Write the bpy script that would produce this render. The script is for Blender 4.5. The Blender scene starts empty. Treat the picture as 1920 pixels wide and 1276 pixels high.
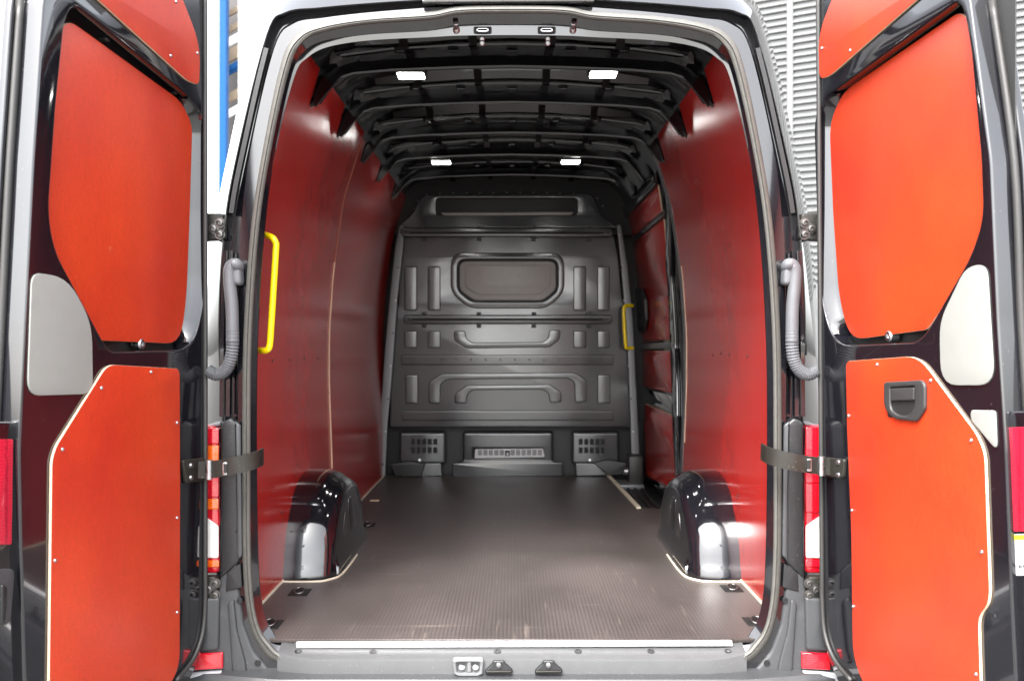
import bpy, bmesh, math, random
from mathutils import Vector, Matrix
random.seed(7)
R = math.radians
scn = bpy.context.scene
COL = scn.collection

# ------------------------------------------------------------------ camera
FPX, CX, CY = 1692.0, 960.0, 638.0        # focal length in pixels of the 1920 px wide photograph
D0 = 2.755                                # camera to rear opening (m)
F = 0.62                                  # load floor above ground
CZ = F + 0.92
cam_d = bpy.data.cameras.new("camera"); cam = bpy.data.objects.new("camera", cam_d); COL.objects.link(cam)
cam.location = (0, -D0, CZ); cam.rotation_euler = (R(90), 0, 0)
cam_d.sensor_width = 36; cam_d.lens = FPX / 1920 * 36; cam_d.clip_start = 0.05; cam_d.clip_end = 3000
cam_d.dof.use_dof = True; cam_d.dof.focus_distance = 2.9; cam_d.dof.aperture_fstop = 4.0
scn.camera = cam
# ------------------------------------------------------------------ sky and sun (bright overcast)
SUN_EL, SUN_AZ = 52, 205                  # azimuth clockwise from +Y: high behind the camera, a little to the left
w = bpy.data.worlds.new("World"); scn.world = w; w.use_nodes = True
nt = w.node_tree; nt.nodes.clear()
sky = nt.nodes.new("ShaderNodeTexSky"); sky.sky_type = 'NISHITA'; sky.sun_disc = False
sky.sun_elevation = R(SUN_EL); sky.sun_rotation = R(SUN_AZ); sky.air_density = 1.0; sky.dust_density = 4.0; sky.ozone_density = 1.0
hs = nt.nodes.new("ShaderNodeHueSaturation"); hs.inputs['Saturation'].default_value = 0.22
bg = nt.nodes.new("ShaderNodeBackground"); bg.inputs['Strength'].default_value = 0.15
wo = nt.nodes.new("ShaderNodeOutputWorld")
nt.links.new(sky.outputs[0], hs.inputs['Color']); nt.links.new(hs.outputs[0], bg.inputs['Color']); nt.links.new(bg.outputs[0], wo.inputs['Surface'])
sd = bpy.data.lights.new("sun", 'SUN'); sun = bpy.data.objects.new("sun", sd); COL.objects.link(sun)
sd.energy = 1.0; sd.angle = R(25); sd.color = (1, 0.97, 0.93)
sdir = Vector((math.sin(R(SUN_AZ)) * math.cos(R(SUN_EL)), math.cos(R(SUN_AZ)) * math.cos(R(SUN_EL)), math.sin(R(SUN_EL))))
sun.rotation_euler = (-sdir).to_track_quat('-Z', 'Y').to_euler(); sun.location = sdir * 20
vs = scn.view_settings
vs.view_transform = 'Standard'; vs.look = 'None'; vs.gamma = 1; vs.use_curve_mapping = False
vs.exposure = 2.9
scn.cycles.use_denoising = True
scn.cycles.max_bounces = 10; scn.cycles.diffuse_bounces = 5; scn.cycles.glossy_bounces = 6
scn.cycles.sample_clamp_indirect = 8

# ------------------------------------------------------------------ materials
def nodes_of(name):
    m = bpy.data.materials.new(name); m.use_nodes = True
    return m, m.node_tree.nodes, m.node_tree.links, m.node_tree.nodes["Principled BSDF"]

def pbr(name, col, rough=.5, metal=0, coat=0, spec=.5, var=0.0, vscale=8.0, rvar=0.0, bump=0.0, bscale=200.0, stretch=(1, 1, 1), dust=0.0):
    m, N, L, b = nodes_of(name)
    b.inputs['Base Color'].default_value = (*col, 1); b.inputs['Roughness'].default_value = rough
    b.inputs['Metallic'].default_value = metal; b.inputs['Coat Weight'].default_value = coat
    b.inputs['Coat Roughness'].default_value = 0.03
    b.inputs['Specular IOR Level'].default_value = spec
    tc = N.new("ShaderNodeTexCoord"); mp = N.new("ShaderNodeMapping"); mp.inputs['Scale'].default_value = stretch
    L.new(tc.outputs['Object'], mp.inputs[0])
    if var or rvar or dust:
        n = N.new("ShaderNodeTexNoise"); n.inputs['Scale'].default_value = vscale; n.inputs['Detail'].default_value = 6
        L.new(mp.outputs[0], n.inputs['Vector'])
        src = None
        if var:
            mx = N.new("ShaderNodeMix"); mx.data_type = 'RGBA'
            mx.inputs[6].default_value = (*[c * (1 - var) for c in col], 1); mx.inputs[7].default_value = (*[min(1, c * (1 + var)) for c in col], 1)
            L.new(n.outputs['Fac'], mx.inputs[0]); src = mx.outputs[2]
        if dust:   # fine specks and smears of pale dirt
            n2 = N.new("ShaderNodeTexNoise"); n2.inputs['Scale'].default_value = 160; n2.inputs['Detail'].default_value = 3
            L.new(tc.outputs['Object'], n2.inputs['Vector'])
            rp = N.new("ShaderNodeMapRange"); rp.inputs[1].default_value = .66; rp.inputs[2].default_value = .75; rp.inputs[4].default_value = dust
            L.new(n2.outputs['Fac'], rp.inputs[0])
            md = N.new("ShaderNodeMix"); md.data_type = 'RGBA'; md.inputs[7].default_value = (.35, .33, .3, 1)
            if src: L.new(src, md.inputs[6])
            else: md.inputs[6].default_value = (*col, 1)
            L.new(rp.outputs[0], md.inputs[0]); src = md.outputs[2]
        if src: L.new(src, b.inputs['Base Color'])
        if rvar:
            mr = N.new("ShaderNodeMapRange"); mr.inputs[3].default_value = max(0, rough - rvar); mr.inputs[4].default_value = rough + rvar
            mr.inputs[1].default_value = .3; mr.inputs[2].default_value = .7
            L.new(n.outputs['Fac'], mr.inputs[0]); L.new(mr.outputs[0], b.inputs['Roughness'])
    if bump:
        nb = N.new("ShaderNodeTexNoise"); nb.inputs['Scale'].default_value = bscale; nb.inputs['Detail'].default_value = 3
        bp = N.new("ShaderNodeBump"); bp.inputs['Strength'].default_value = bump; bp.inputs['Distance'].default_value = 0.002
        L.new(mp.outputs[0], nb.inputs['Vector']); L.new(nb.outputs['Fac'], bp.inputs['Height']); L.new(bp.outputs[0], b.inputs['Normal'])
    return m

def red_ply(name, cA, cB, rough, bumpy=.05, scuff=.06, ga=.12, wa=.1):
    m, N, L, b = nodes_of(name)
    tc = N.new("ShaderNodeTexCoord")
    def noise(scale, st, det=4):
        mp = N.new("ShaderNodeMapping"); mp.inputs['Scale'].default_value = st
        n = N.new("ShaderNodeTexNoise"); n.inputs['Scale'].default_value = scale; n.inputs['Detail'].default_value = det
        L.new(tc.outputs['Object'], mp.inputs[0]); L.new(mp.outputs[0], n.inputs['Vector']); return n
    big = noise(3.2, (1, 1, .7), 5); grain = noise(110, (1, 1, .3), 3); weave = noise(300, (1, 1, 1), 3); sc = noise(40, (1, 1, .6), 7); sc2 = noise(2.6, (1, 1, 1), 2)
    mx = N.new("ShaderNodeMix"); mx.data_type = 'RGBA'; mx.inputs[6].default_value = (*cA, 1); mx.inputs[7].default_value = (*cB, 1)
    cr = N.new("ShaderNodeMapRange"); cr.inputs[1].default_value = .3; cr.inputs[2].default_value = .7
    L.new(big.outputs['Fac'], cr.inputs[0]); L.new(cr.outputs[0], mx.inputs[0])
    gm = N.new("ShaderNodeMath"); gm.operation = 'MULTIPLY_ADD'; gm.inputs[1].default_value = ga; gm.inputs[2].default_value = 1 - ga / 2
    L.new(grain.outputs['Fac'], gm.inputs[0])
    wm = N.new("ShaderNodeMath"); wm.operation = 'MULTIPLY_ADD'; wm.inputs[1].default_value = wa; wm.inputs[2].default_value = 1 - wa / 2
    L.new(weave.outputs['Fac'], wm.inputs[0])
    mm = N.new("ShaderNodeMath"); mm.operation = 'MULTIPLY'; L.new(gm.outputs[0], mm.inputs[0]); L.new(wm.outputs[0], mm.inputs[1])
    sv = N.new("ShaderNodeVectorMath"); sv.operation = 'SCALE'; L.new(mx.outputs[2], sv.inputs[0]); L.new(mm.outputs[0], sv.inputs['Scale'])
    # pale scuffs where both scuff noises peak
    a = N.new("ShaderNodeMapRange"); a.inputs[1].default_value = .70; a.inputs[2].default_value = .80; L.new(sc.outputs['Fac'], a.inputs[0])
    c = N.new("ShaderNodeMapRange"); c.inputs[1].default_value = .5; c.inputs[2].default_value = .62; c.inputs[4].default_value = scuff; L.new(sc2.outputs['Fac'], c.inputs[0])
    ac = N.new("ShaderNodeMath"); ac.operation = 'MULTIPLY'; L.new(a.outputs[0], ac.inputs[0]); L.new(c.outputs[0], ac.inputs[1])
    fin = N.new("ShaderNodeMix"); fin.data_type = 'RGBA'; fin.inputs[7].default_value = (.6, .3, .18, 1)
    L.new(sv.outputs[0], fin.inputs[6]); L.new(ac.outputs[0], fin.inputs[0]); L.new(fin.outputs[2], b.inputs['Base Color'])
    rr = N.new("ShaderNodeMapRange"); rr.inputs[3].default_value = rough - .015; rr.inputs[4].default_value = rough + .03; L.new(big.outputs['Fac'], rr.inputs[0]); L.new(rr.outputs[0], b.inputs['Roughness'])
    bp = N.new("ShaderNodeBump"); bp.inputs['Strength'].default_value = bumpy; bp.inputs['Distance'].default_value = .0012
    L.new(weave.outputs['Fac'], bp.inputs['Height']); L.new(bp.outputs[0], b.inputs['Normal'])
    b.inputs['Specular IOR Level'].default_value = .5
    return m

def floor_mat():
    m, N, L, b = nodes_of("floor_film")
    tc = N.new("ShaderNodeTexCoord"); sp = N.new("ShaderNodeSeparateXYZ"); L.new(tc.outputs['Object'], sp.inputs[0])
    def sine(sock, pitch):
        a = N.new("ShaderNodeMath"); a.operation = 'MULTIPLY'; a.inputs[1].default_value = 2 * math.pi / pitch; L.new(sock, a.inputs[0])
        s = N.new("ShaderNodeMath"); s.operation = 'SINE'; L.new(a.outputs[0], s.inputs[0]); return s
    sx, sy = sine(sp.outputs[0], .0125), sine(sp.outputs[1], .0125)
    pr = N.new("ShaderNodeMath"); pr.operation = 'ADD'; L.new(sx.outputs[0], pr.inputs[0]); L.new(sy.outputs[0], pr.inputs[1])
    h = N.new("ShaderNodeMapRange"); h.inputs[1].default_value = -1.6; h.inputs[2].default_value = 1.2; L.new(pr.outputs[0], h.inputs[0])
    def noise(scale, st=(1, 1, 1), det=6):
        mp = N.new("ShaderNodeMapping"); mp.inputs['Scale'].default_value = st; L.new(tc.outputs['Object'], mp.inputs[0])
        n = N.new("ShaderNodeTexNoise"); n.inputs['Scale'].default_value = scale; n.inputs['Detail'].default_value = det; L.new(mp.outputs[0], n.inputs['Vector']); return n
    big = noise(2.5, (1, .6, 1)); s1 = noise(14, (4, .3, 1), 8); s2 = noise(12, (.25, 4, 1), 8)
    mx = N.new("ShaderNodeMix"); mx.data_type = 'RGBA'; mx.inputs[6].default_value = (.038, .032, .030, 1); mx.inputs[7].default_value = (.074, .063, .0595, 1)
    L.new(h.outputs[0], mx.inputs[0])
    mv = N.new("ShaderNodeMapRange"); mv.inputs[1].default_value = .3; mv.inputs[2].default_value = .7; mv.inputs[3].default_value = .7; mv.inputs[4].default_value = 1.3; L.new(big.outputs['Fac'], mv.inputs[0])
    sv = N.new("ShaderNodeVectorMath"); sv.operation = 'SCALE'; L.new(mx.outputs[2], sv.inputs[0]); L.new(mv.outputs[0], sv.inputs['Scale'])
    prev = sv.outputs[0]
    for n in (s1, s2):
        a = N.new("ShaderNodeMapRange"); a.inputs[1].default_value = .64; a.inputs[2].default_value = .78; a.inputs[4].default_value = .24; L.new(n.outputs['Fac'], a.inputs[0])
        k = N.new("ShaderNodeMix"); k.data_type = 'RGBA'; k.inputs[7].default_value = (.28, .23, .20, 1); L.new(prev, k.inputs[6]); L.new(a.outputs[0], k.inputs[0]); prev = k.outputs[2]
    L.new(prev, b.inputs['Base Color'])
    rr = N.new("ShaderNodeMapRange"); rr.inputs[3].default_value = .32; rr.inputs[4].default_value = .55; L.new(big.outputs['Fac'], rr.inputs[0]); L.new(rr.outputs[0], b.inputs['Roughness'])
    bp = N.new("ShaderNodeBump"); bp.inputs['Strength'].default_value = .35; bp.inputs['Distance'].default_value = .0008
    L.new(h.outputs[0], bp.inputs['Height']); L.new(bp.outputs[0], b.inputs['Normal'])
    return m

def emit(name, col, s):
    m, N, L, b = nodes_of(name)
    b.inputs['Base Color'].default_value = (.8, .8, .8, 1); b.inputs['Emission Color'].default_value = (*col, 1); b.inputs['Emission Strength'].default_value = s
    return m

def lens_mat(name, col, rough=.08):
    m, N, L, b = nodes_of(name)
    b.inputs['Base Color'].default_value = (*col, 1); b.inputs['Roughness'].default_value = rough; b.inputs['Coat Weight'].default_value = 1
    tc = N.new("ShaderNodeTexCoord"); wv = N.new("ShaderNodeTexWave"); wv.bands_direction = 'Z'; wv.inputs['Scale'].default_value = 60
    bp = N.new("ShaderNodeBump"); bp.inputs['Strength'].default_value = .25; bp.inputs['Distance'].default_value = .002
    L.new(tc.outputs['Object'], wv.inputs['Vector']); L.new(wv.outputs['Fac'], bp.inputs['Height']); L.new(bp.outputs[0], b.inputs['Normal'])
    return m

def reflector_mat():
    m, N, L, b = nodes_of("reflector_red")
    tc = N.new("ShaderNodeTexCoord"); vo = N.new("ShaderNodeTexVoronoi"); vo.feature = 'DISTANCE_TO_EDGE'; vo.inputs['Scale'].default_value = 130; vo.inputs['Randomness'].default_value = .15
    L.new(tc.outputs['Object'], vo.inputs['Vector'])
    mr = N.new("ShaderNodeMapRange"); mr.inputs[2].default_value = .12; L.new(vo.outputs['Distance'], mr.inputs[0])
    mx = N.new("ShaderNodeMix"); mx.data_type = 'RGBA'; mx.inputs[6].default_value = (.20, .006, .018, 1); mx.inputs[7].default_value = (.44, .012, .032, 1)
    L.new(mr.outputs[0], mx.inputs[0]); L.new(mx.outputs[2], b.inputs['Base Color']); b.inputs['Roughness'].default_value = .25; b.inputs['Coat Weight'].default_value = .6
    return m

M = dict(
    paint=pbr("black_paint", (.006, .006, .008), .10, coat=1, rvar=.02, vscale=4, dust=.10),
    paint_in=pbr("black_paint_inside", (.005, .005, .006), .14, coat=.35, spec=.4, rvar=.04, vscale=6, bump=.012, bscale=25, dust=.06),
    ply=red_ply("red_plywood_wall", (.30, .015, .012), (.36, .018, .014), .21),
    ply_door=red_ply("red_plywood_door", (.33, .022, .009), (.42, .038, .009), .34, .25, .4, .3, .9),  # orange cast of the bright light on the doors put into the plywood colour
    edge=pbr("plywood_edge", (.62, .48, .34), .7, var=.25, vscale=60, stretch=(1, 1, 8)),
    edge_dark=pbr("dark_plywood_edge", (.26, .10, .065), .6),  # plywood edge in a darker red-brown tone
    bolt=pbr("dark_bolt", (.13, .125, .12), .35, metal=.9),
    floor=floor_mat(),
    bulk=pbr("bulkhead_plastic", (.041, .0455, .047), .20, spec=1.0, rvar=.04, vscale=5, bump=.06, bscale=500, dust=.08),
    bulk_dark=pbr("bulkhead_dark", (.014, .014, .014), .5, bump=.05),
    pane=pbr("window_cover", (.29, .282, .268), .35, var=.1, vscale=20),
    plastic=pbr("grey_plastic", (.034, .0355, .038), .42, var=.12, vscale=20, bump=.12, bscale=900, dust=.2),
    plastic_dark=pbr("dark_plastic", (.009, .0095, .0105), .4, var=.15, bump=.12, bscale=900, dust=.2),
    sill=pbr("sill_plastic_lit", (.066, .068, .070), .4, var=.12, vscale=25, bump=.12, bscale=900, dust=.25),  # grey plastic made lighter, the sill's stronger light put into its colour
    handle=pbr("handle_plastic", (.028, .027, .027), .45, bump=.1, bscale=900),
    bumper=pbr("bumper_paint", (.33, .34, .35), .35, coat=.3, var=.05),
    rubber=pbr("seal_rubber", (.075, .073, .066), .55, var=.25, vscale=40, bump=.2, bscale=300),
    gaiter=pbr("gaiter_rubber", (.085, .088, .095), .45, var=.12, vscale=40),
    metal=pbr("dull_metal", (.42, .42, .43), .32, metal=1, rvar=.1, vscale=60),
    metal_light=pbr("aluminium", (.86, .86, .87), .38, metal=.3),
    strap=pbr("strap_metal", (.014, .0125, .010), .5, metal=.0, spec=.35, rvar=.1, vscale=30, dust=.25),
    strip=pbr("side_strip_metal", (.15, .155, .16), .4, metal=.3, dust=.1),
    yellow=pbr("yellow_paint", (.85, .62, .002), .3, coat=.4),
    grey_cover=pbr("grey_cover", (.21, .21, .195), .6, var=.06, vscale=30, bump=.15, bscale=700),
    led=emit("led_light", (1, .98, .95), 9.0),
    red_lens=lens_mat("red_lens", (.42, .004, .012)), orange_lens=lens_mat("orange_lens", (.62, .09, .006)), white_lens=lens_mat("white_lens", (.62, .60, .58)),
    refl=reflector_mat(),
    white=pbr("white_sticker", (.62, .62, .62), .5), yellow_ink=pbr("yellow_ink", (.6, .6, .02), .5), ink=pbr("black_ink", (.02, .02, .03), .5),
    hole=pbr("hole_black", (.003, .003, .003), .7),
    vent=pbr("vent_grille", (.55, .55, .56), .45),
    rubber_black=pbr("black_rubber", (.022, .021, .020), .5, bump=.1),
    cream=pbr("cream_trim", (.62, .55, .43), .5, var=.15, vscale=40),
    cladding=pbr("cladding_metal", (.10, .103, .103), .5, var=.06, dust=.05),
    wall_white=pbr("white_wall", (.75, .75, .74), .6), wood=pbr("slat_wood", (.16, .12, .08), .6, var=.15), grey_box=pbr("shade_board", (.06, .055, .055), .7),
    blue=pbr("blue_steel", (.001, .05, .17), .6, spec=.15),
    ground=pbr("ground_paving", (.13, .127, .12), .85, var=.25, vscale=3, bump=.3, bscale=60),
)

# ------------------------------------------------------------------ helpers
def P(px, py, Y):
    d = Y + D0
    return Vector(((px - CX) * d / FPX, Y, CZ - (py - CY) * d / FPX))

def link(name, me, mat, parent=None, smooth=False, label=None):
    o = bpy.data.objects.new(name, me); COL.objects.link(o)
    mats = mat if isinstance(mat, (list, tuple)) else [mat]
    if not me.materials:
        for m in mats: me.materials.append(m)
    if parent is not None: o.parent = parent
    if label: o["label"] = label
    if smooth: shade(me, smooth)
    return o

def shade(me, ang):
    for p in me.polygons: p.use_smooth = True
    if ang is not True and ang < 179:
        me.set_sharp_from_angle(angle=R(ang))

def from_data(name, v, f, mat, parent=None, smooth=False, label=None, recalc=True):
    me = bpy.data.meshes.new(name); me.from_pydata([tuple(x) for x in v], [], f); me.update()
    if recalc:
        bm = bmesh.new(); bm.from_mesh(me); bmesh.ops.recalc_face_normals(bm, faces=bm.faces); bm.to_mesh(me); bm.free()
    return link(name, me, mat, parent, smooth, label)

def fillet(pts, r, n=4):
    out = []; k = len(pts)
    for i in range(k):
        p0, p1, p2 = Vector(pts[i - 1][:2]), Vector(pts[i][:2]), Vector(pts[(i + 1) % k][:2])
        rr = pts[i][2] if len(pts[i]) > 2 else r
        a, b = p0 - p1, p2 - p1
        la, lb = a.length, b.length
        if la < 1e-6 or lb < 1e-6 or rr <= 0: out.append(p1); continue
        t = min(rr, la * .48, lb * .48)
        A, B = p1 + a / la * t, p1 + b / lb * t
        for j in range(n + 1):
            s = j / n
            out.append((1 - s) ** 2 * A + 2 * s * (1 - s) * p1 + s * s * B)
    return out

def flat_mesh(outer, holes, th, bevel, bres=2):
    """closed plate: outline in local xy, from z=0 (back) to z=th (front), rounded front and back edges"""
    cu = bpy.data.curves.new("c", 'CURVE'); cu.dimensions = '2D'; cu.fill_mode = 'BOTH'
    cu.extrude = max(th / 2 - bevel, 1e-5); cu.bevel_depth = bevel; cu.bevel_resolution = bres; cu.offset = -bevel
    for ring in [outer] + list(holes):
        s = cu.splines.new('POLY'); s.points.add(len(ring) - 1)
        for q, p in zip(s.points, ring): q.co = (p[0], p[1], 0, 1)
        s.use_cyclic_u = True
    ob = bpy.data.objects.new("c", cu)
    me = bpy.data.meshes.new_from_object(ob)
    bpy.data.objects.remove(ob); bpy.data.curves.remove(cu)
    bm = bmesh.new(); bm.from_mesh(me)
    bmesh.ops.remove_doubles(bm, verts=bm.verts, dist=1e-6)
    for v in bm.verts: v.co.z += th / 2
    bm.to_mesh(me); bm.free(); me.materials.clear()
    return me

def place(me, origin, ax, ay, az):
    m = Matrix((ax, ay, az)).transposed().to_4x4(); m.translation = origin
    me.transform(m)
    if m.determinant() < 0: me.flip_normals()

def edge_slots(me, mats, axis):
    me.materials.clear()
    for m in mats: me.materials.append(m)
    for p in me.polygons:
        p.material_index = 0 if abs(p.normal.dot(axis)) > .8 else 1

VX, VY, VZ = Vector((1, 0, 0)), Vector((0, 1, 0)), Vector((0, 0, 1))
def plateY(name, px, Y, th, bevel, mat, parent, holes=(), r=.01, edge=None, smooth=40, label=None, rn=4):
    """plate facing the camera; px = outline as photo pixels at depth Y; its back lies at Y, its front th nearer"""
    def cv(poly):
        res = []
        for p in poly:
            q = P(p[0], p[1], Y); res.append((q.x, q.z) + ((p[2],) if len(p) > 2 else ()))
        return fillet(res, r, rn) if r else [Vector(a[:2]) for a in res]
    me = flat_mesh(cv(px), [cv(h) for h in holes], th, bevel)
    place(me, Vector((0, Y, 0)), VX, VZ, -VY)
    if edge: edge_slots(me, [mat, edge], VY)
    return link(name, me, mat, parent, smooth, label)

def rect(x0, y0, x1, y1): return [(x0, y0), (x1, y0), (x1, y1), (x0, y1)]

def box(name, lo, hi, mat, parent, bevel=.004, label=None):
    me = bpy.data.meshes.new(name); bm = bmesh.new(); bmesh.ops.create_cube(bm, size=1)
    c = (Vector(lo) + Vector(hi)) / 2; s = Vector(hi) - Vector(lo)
    for v in bm.verts: v.co = Vector((v.co.x * s.x, v.co.y * s.y, v.co.z * s.z)) + c
    if bevel: bmesh.ops.bevel(bm, geom=bm.edges[:], offset=min(bevel, min(abs(a) for a in s) * .45), segments=2, affect='EDGES', profile=.5)
    bm.to_mesh(me); bm.free()
    return link(name, me, mat, parent, 40, label)

def sweep(name, path, section, mat, parent, side=None, closed=False, cap=True, smooth=50, scale=None, label=None):
    """section: list of (a,b): a along the side vector, b along the normal; path: world points"""
    path = [Vector(p) for p in path]; n = len(path); k = len(section); V = []; Fc = []
    prev = None
    for i, p in enumerate(path):
        if closed: t = (path[(i + 1) % n] - path[i - 1])
        else: t = path[min(i + 1, n - 1)] - path[max(i - 1, 0)]
        t.normalize()
        if side is not None:
            s = Vector(side); s = (s - t * s.dot(t)).normalized()
        else:
            s = prev if prev is not None else (t.cross(VZ) if abs(t.z) < .9 else t.cross(VX))
            s = (s - t * s.dot(t)).normalized(); prev = s
        nn = s.cross(t)
        f = scale[i] if scale else 1
        for a, b in section: V.append(p + s * a * f + nn * b * f)
    for i in range(n if closed else n - 1):
        j = (i + 1) % n
        for q in range(k):
            r = (q + 1) % k
            Fc.append((i * k + q, i * k + r, j * k + r, j * k + q))
    if cap and not closed:
        Fc.append(tuple(range(k))); Fc.append(tuple(reversed(range((n - 1) * k, n * k))))
    return from_data(name, V, Fc, mat, parent, smooth, label)

def circle(r, n=10): return [(r * math.cos(2 * math.pi * i / n), r * math.sin(2 * math.pi * i / n)) for i in range(n)]
def rsec(wd, h): return [(-wd / 2, -h / 2), (wd / 2, -h / 2), (wd / 2, h / 2), (-wd / 2, h / 2)]

def crom(pts, sub, closed=False):
    pts = [Vector(p) for p in pts]; n = len(pts); out = []
    for i in range(n if closed else n - 1):
        g = (lambda j: pts[j % n]) if closed else (lambda j: pts[max(0, min(n - 1, j))])
        p0, p1, p2, p3 = g(i - 1), g(i), g(i + 1), g(i + 2)
        for j in range(sub):
            t = j / sub
            out.append(.5 * ((2 * p1) + (p2 - p0) * t + (2 * p0 - 5 * p1 + 4 * p2 - p3) * t * t + (3 * p1 - p0 - 3 * p2 + p3) * t ** 3))
    if not closed: out.append(pts[-1])
    return out

def stud(name, c, nrm, prof, mat, parent, n=12, label=None, share={}):
    """small turned piece: prof = [(radius, height along nrm)]"""
    key = (tuple(prof), n, mat.name)
    if key not in share:
        V = []; Fc = []; k = len(prof)
        for r, h in prof:
            for i in range(n): V.append((r * math.cos(2 * math.pi * i / n), r * math.sin(2 * math.pi * i / n), h))
        for j in range(k - 1):
            for i in range(n): Fc.append((j * n + i, j * n + (i + 1) % n, (j + 1) * n + (i + 1) % n, (j + 1) * n + i))
        Fc.append(tuple(range((k - 1) * n, k * n)))
        me = bpy.data.meshes.new(name); me.from_pydata(V, [], Fc); me.materials.append(mat); shade(me, 40); share[key] = me
    o = bpy.data.objects.new(name, share[key]); COL.objects.link(o); o.parent = parent
    o.location = c; o.rotation_euler = Vector(nrm).to_track_quat('Z', 'Y').to_euler()
    if label: o["label"] = label
    return o
SCREW = [(.0048, 0), (.0048, .0012), (.0036, .003), (.002, .0036), (.0018, .0022)]
RIVET = [(.006, 0), (.005, .002), (.002, .003)]
BOLT = [(.016, 0), (.016, .004), (.010, .004), (.010, .012), (.006, .013), (.006, .006)]

# ------------------------------------------------------------------ ground
g = from_data("ground", [(-400, -400, 0), (400, -400, 0), (400, 400, 0), (-400, 400, 0)], [(0, 1, 2, 3)], M['ground'])
g["kind"] = "structure"

# ------------------------------------------------------------------ the van
van = bpy.data.objects.new("van", None); COL.objects.link(van)
van["label"] = "black high-roofed cargo van with open rear doors and red plywood lining"; van["category"] = "van"

# --- rear body: rings around the opening, half lists from top centre down the left side, mirrored
TOP = [(961, 0), (862, 1), (806, 2), (690, 3), (595, 4)]
def ring(half, Y):
    pts = [P(a, b, Y) for a, b in half]
    left = pts + [Vector((-p.x, p.y, p.z)) for p in reversed(pts[1:-1])]
    left[0].x = 0; left[len(pts) - 1].x = 0
    return crom(left, 6, closed=True)
def ring_xz(half, Y):
    pts = [Vector((a, Y, b + F)) for a, b in half]
    return crom(pts + [Vector((-p.x, p.y, p.z)) for p in reversed(pts[1:-1])], 6, closed=True)
hO = [(960, -60), (860, -59), (800, -57), (690, -52), (595, -40), (522, -12), (480, 60), (427, 290), (400, 440), (382, 640), (372, 850), (368, 1050), (368, 1160), (372, 1230), (420, 1290), (700, 1300), (960, 1300)]
hM = [(960, -30), (860, -29), (800, -27), (690, -22), (595, -10), (525, 10), (490, 65), (436, 290), (408, 440), (393, 640), (385, 850), (382, 1050), (382, 1160), (388, 1225), (430, 1285), (700, 1296), (960, 1296)]
hB = [(960, -4), (860, -3), (800, -1), (690, 6), (600, 14), (535, 23), (499, 66), (443, 290), (418, 440), (409, 640), (424, 850), (424, 1050), (424, 1160), (434, 1230), (480, 1275), (700, 1288), (960, 1288)]
hC = [(960, 10), (860, 11), (800, 15), (690, 24), (605, 34), (550, 45), (514, 92), (468, 290), (452, 440), (446, 640), (447, 850), (448, 1050), (456, 1160), (474, 1222), (515, 1262), (700, 1276), (960, 1276)]
hS = [(960, 13), (862, 15), (806, 25), (692, 33), (603, 47), (556, 70), (529, 124), (494, 290), (472, 440), (459, 640), (457, 850), (458, 1050), (468, 1155), (492, 1212), (540, 1243), (700, 1256), (960, 1258)]
hJ1 = [(960, 46), (862, 47), (806, 57), (692, 64), (610, 76), (571, 96), (548, 138), (514, 290), (495, 440), (483, 640), (481, 850), (484, 1050), (492, 1135), (510, 1182), (545, 1206), (700, 1212), (960, 1212)]
hJ2 = [(960, 66), (862, 67), (806, 70), (692, 76), (616, 88), (577, 108), (552, 144), (516, 290), (496, 440), (484, 640), (482, 850), (485, 1050), (493, 1136), (511, 1182), (546, 1206), (700, 1212), (960, 1212)]
hK = [(0, 2.02), (-.22, 2.02), (-.34, 2.02), (-.5, 2.01), (-.62, 1.99), (-.72, 1.93), (-.78, 1.84), (-.84, 1.58), (-.89, 1.3), (-.91, .92), (-.91, .55), (-.90, .2), (-.90, .06), (-.88, -.01), (-.8, -.02), (-.5, -.02), (0, -.02)]
def far_ring(Y, g0=1.0):
    pts = []
    for p in ring(hO, .18):
        pts.append(Vector((p.x * g0, Y, p.z)))
    return pts
body_rings = [far_ring(5.6), far_ring(5.4, 1.02), far_ring(.6, 1.025), ring(hO, .18), ring(hM, .05), ring(hB, .0), [p + Vector((0, .012, 0)) for p in ring(hB, .008)],
              ring([(a + (4 if i > 4 else 0), b + (4 if i < 6 else 0)) for i, (a, b) in enumerate(hB)], .045), ring([(a - (3 if i > 4 else 0), b - (3 if i < 6 else 0)) for i, (a, b) in enumerate(hC)], .045), ring(hC, .004), ring(hC, .0),
              ring(hS, -.002), ring(hS, .01), ring(hJ1, .046), ring(hJ1, .05), ring(hJ2, .0525), ring_xz([(a * .93 if i > 5 else a, b) for i, (a, b) in enumerate(hK)], .2), ring_xz(hK, .3)]
V = []; Fc = []
n = len(body_rings[0])
for r_ in body_rings: V += r_
for i in range(len(body_rings) - 1):
    for j in range(n):
        k = (j + 1) % n
        Fc.append((i * n + j, i * n + k, (i + 1) * n + k, (i + 1) * n + j))
Fc.append(tuple(range(n)))
from_data("body_shell", V, Fc, M['paint'], van, 35)
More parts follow.
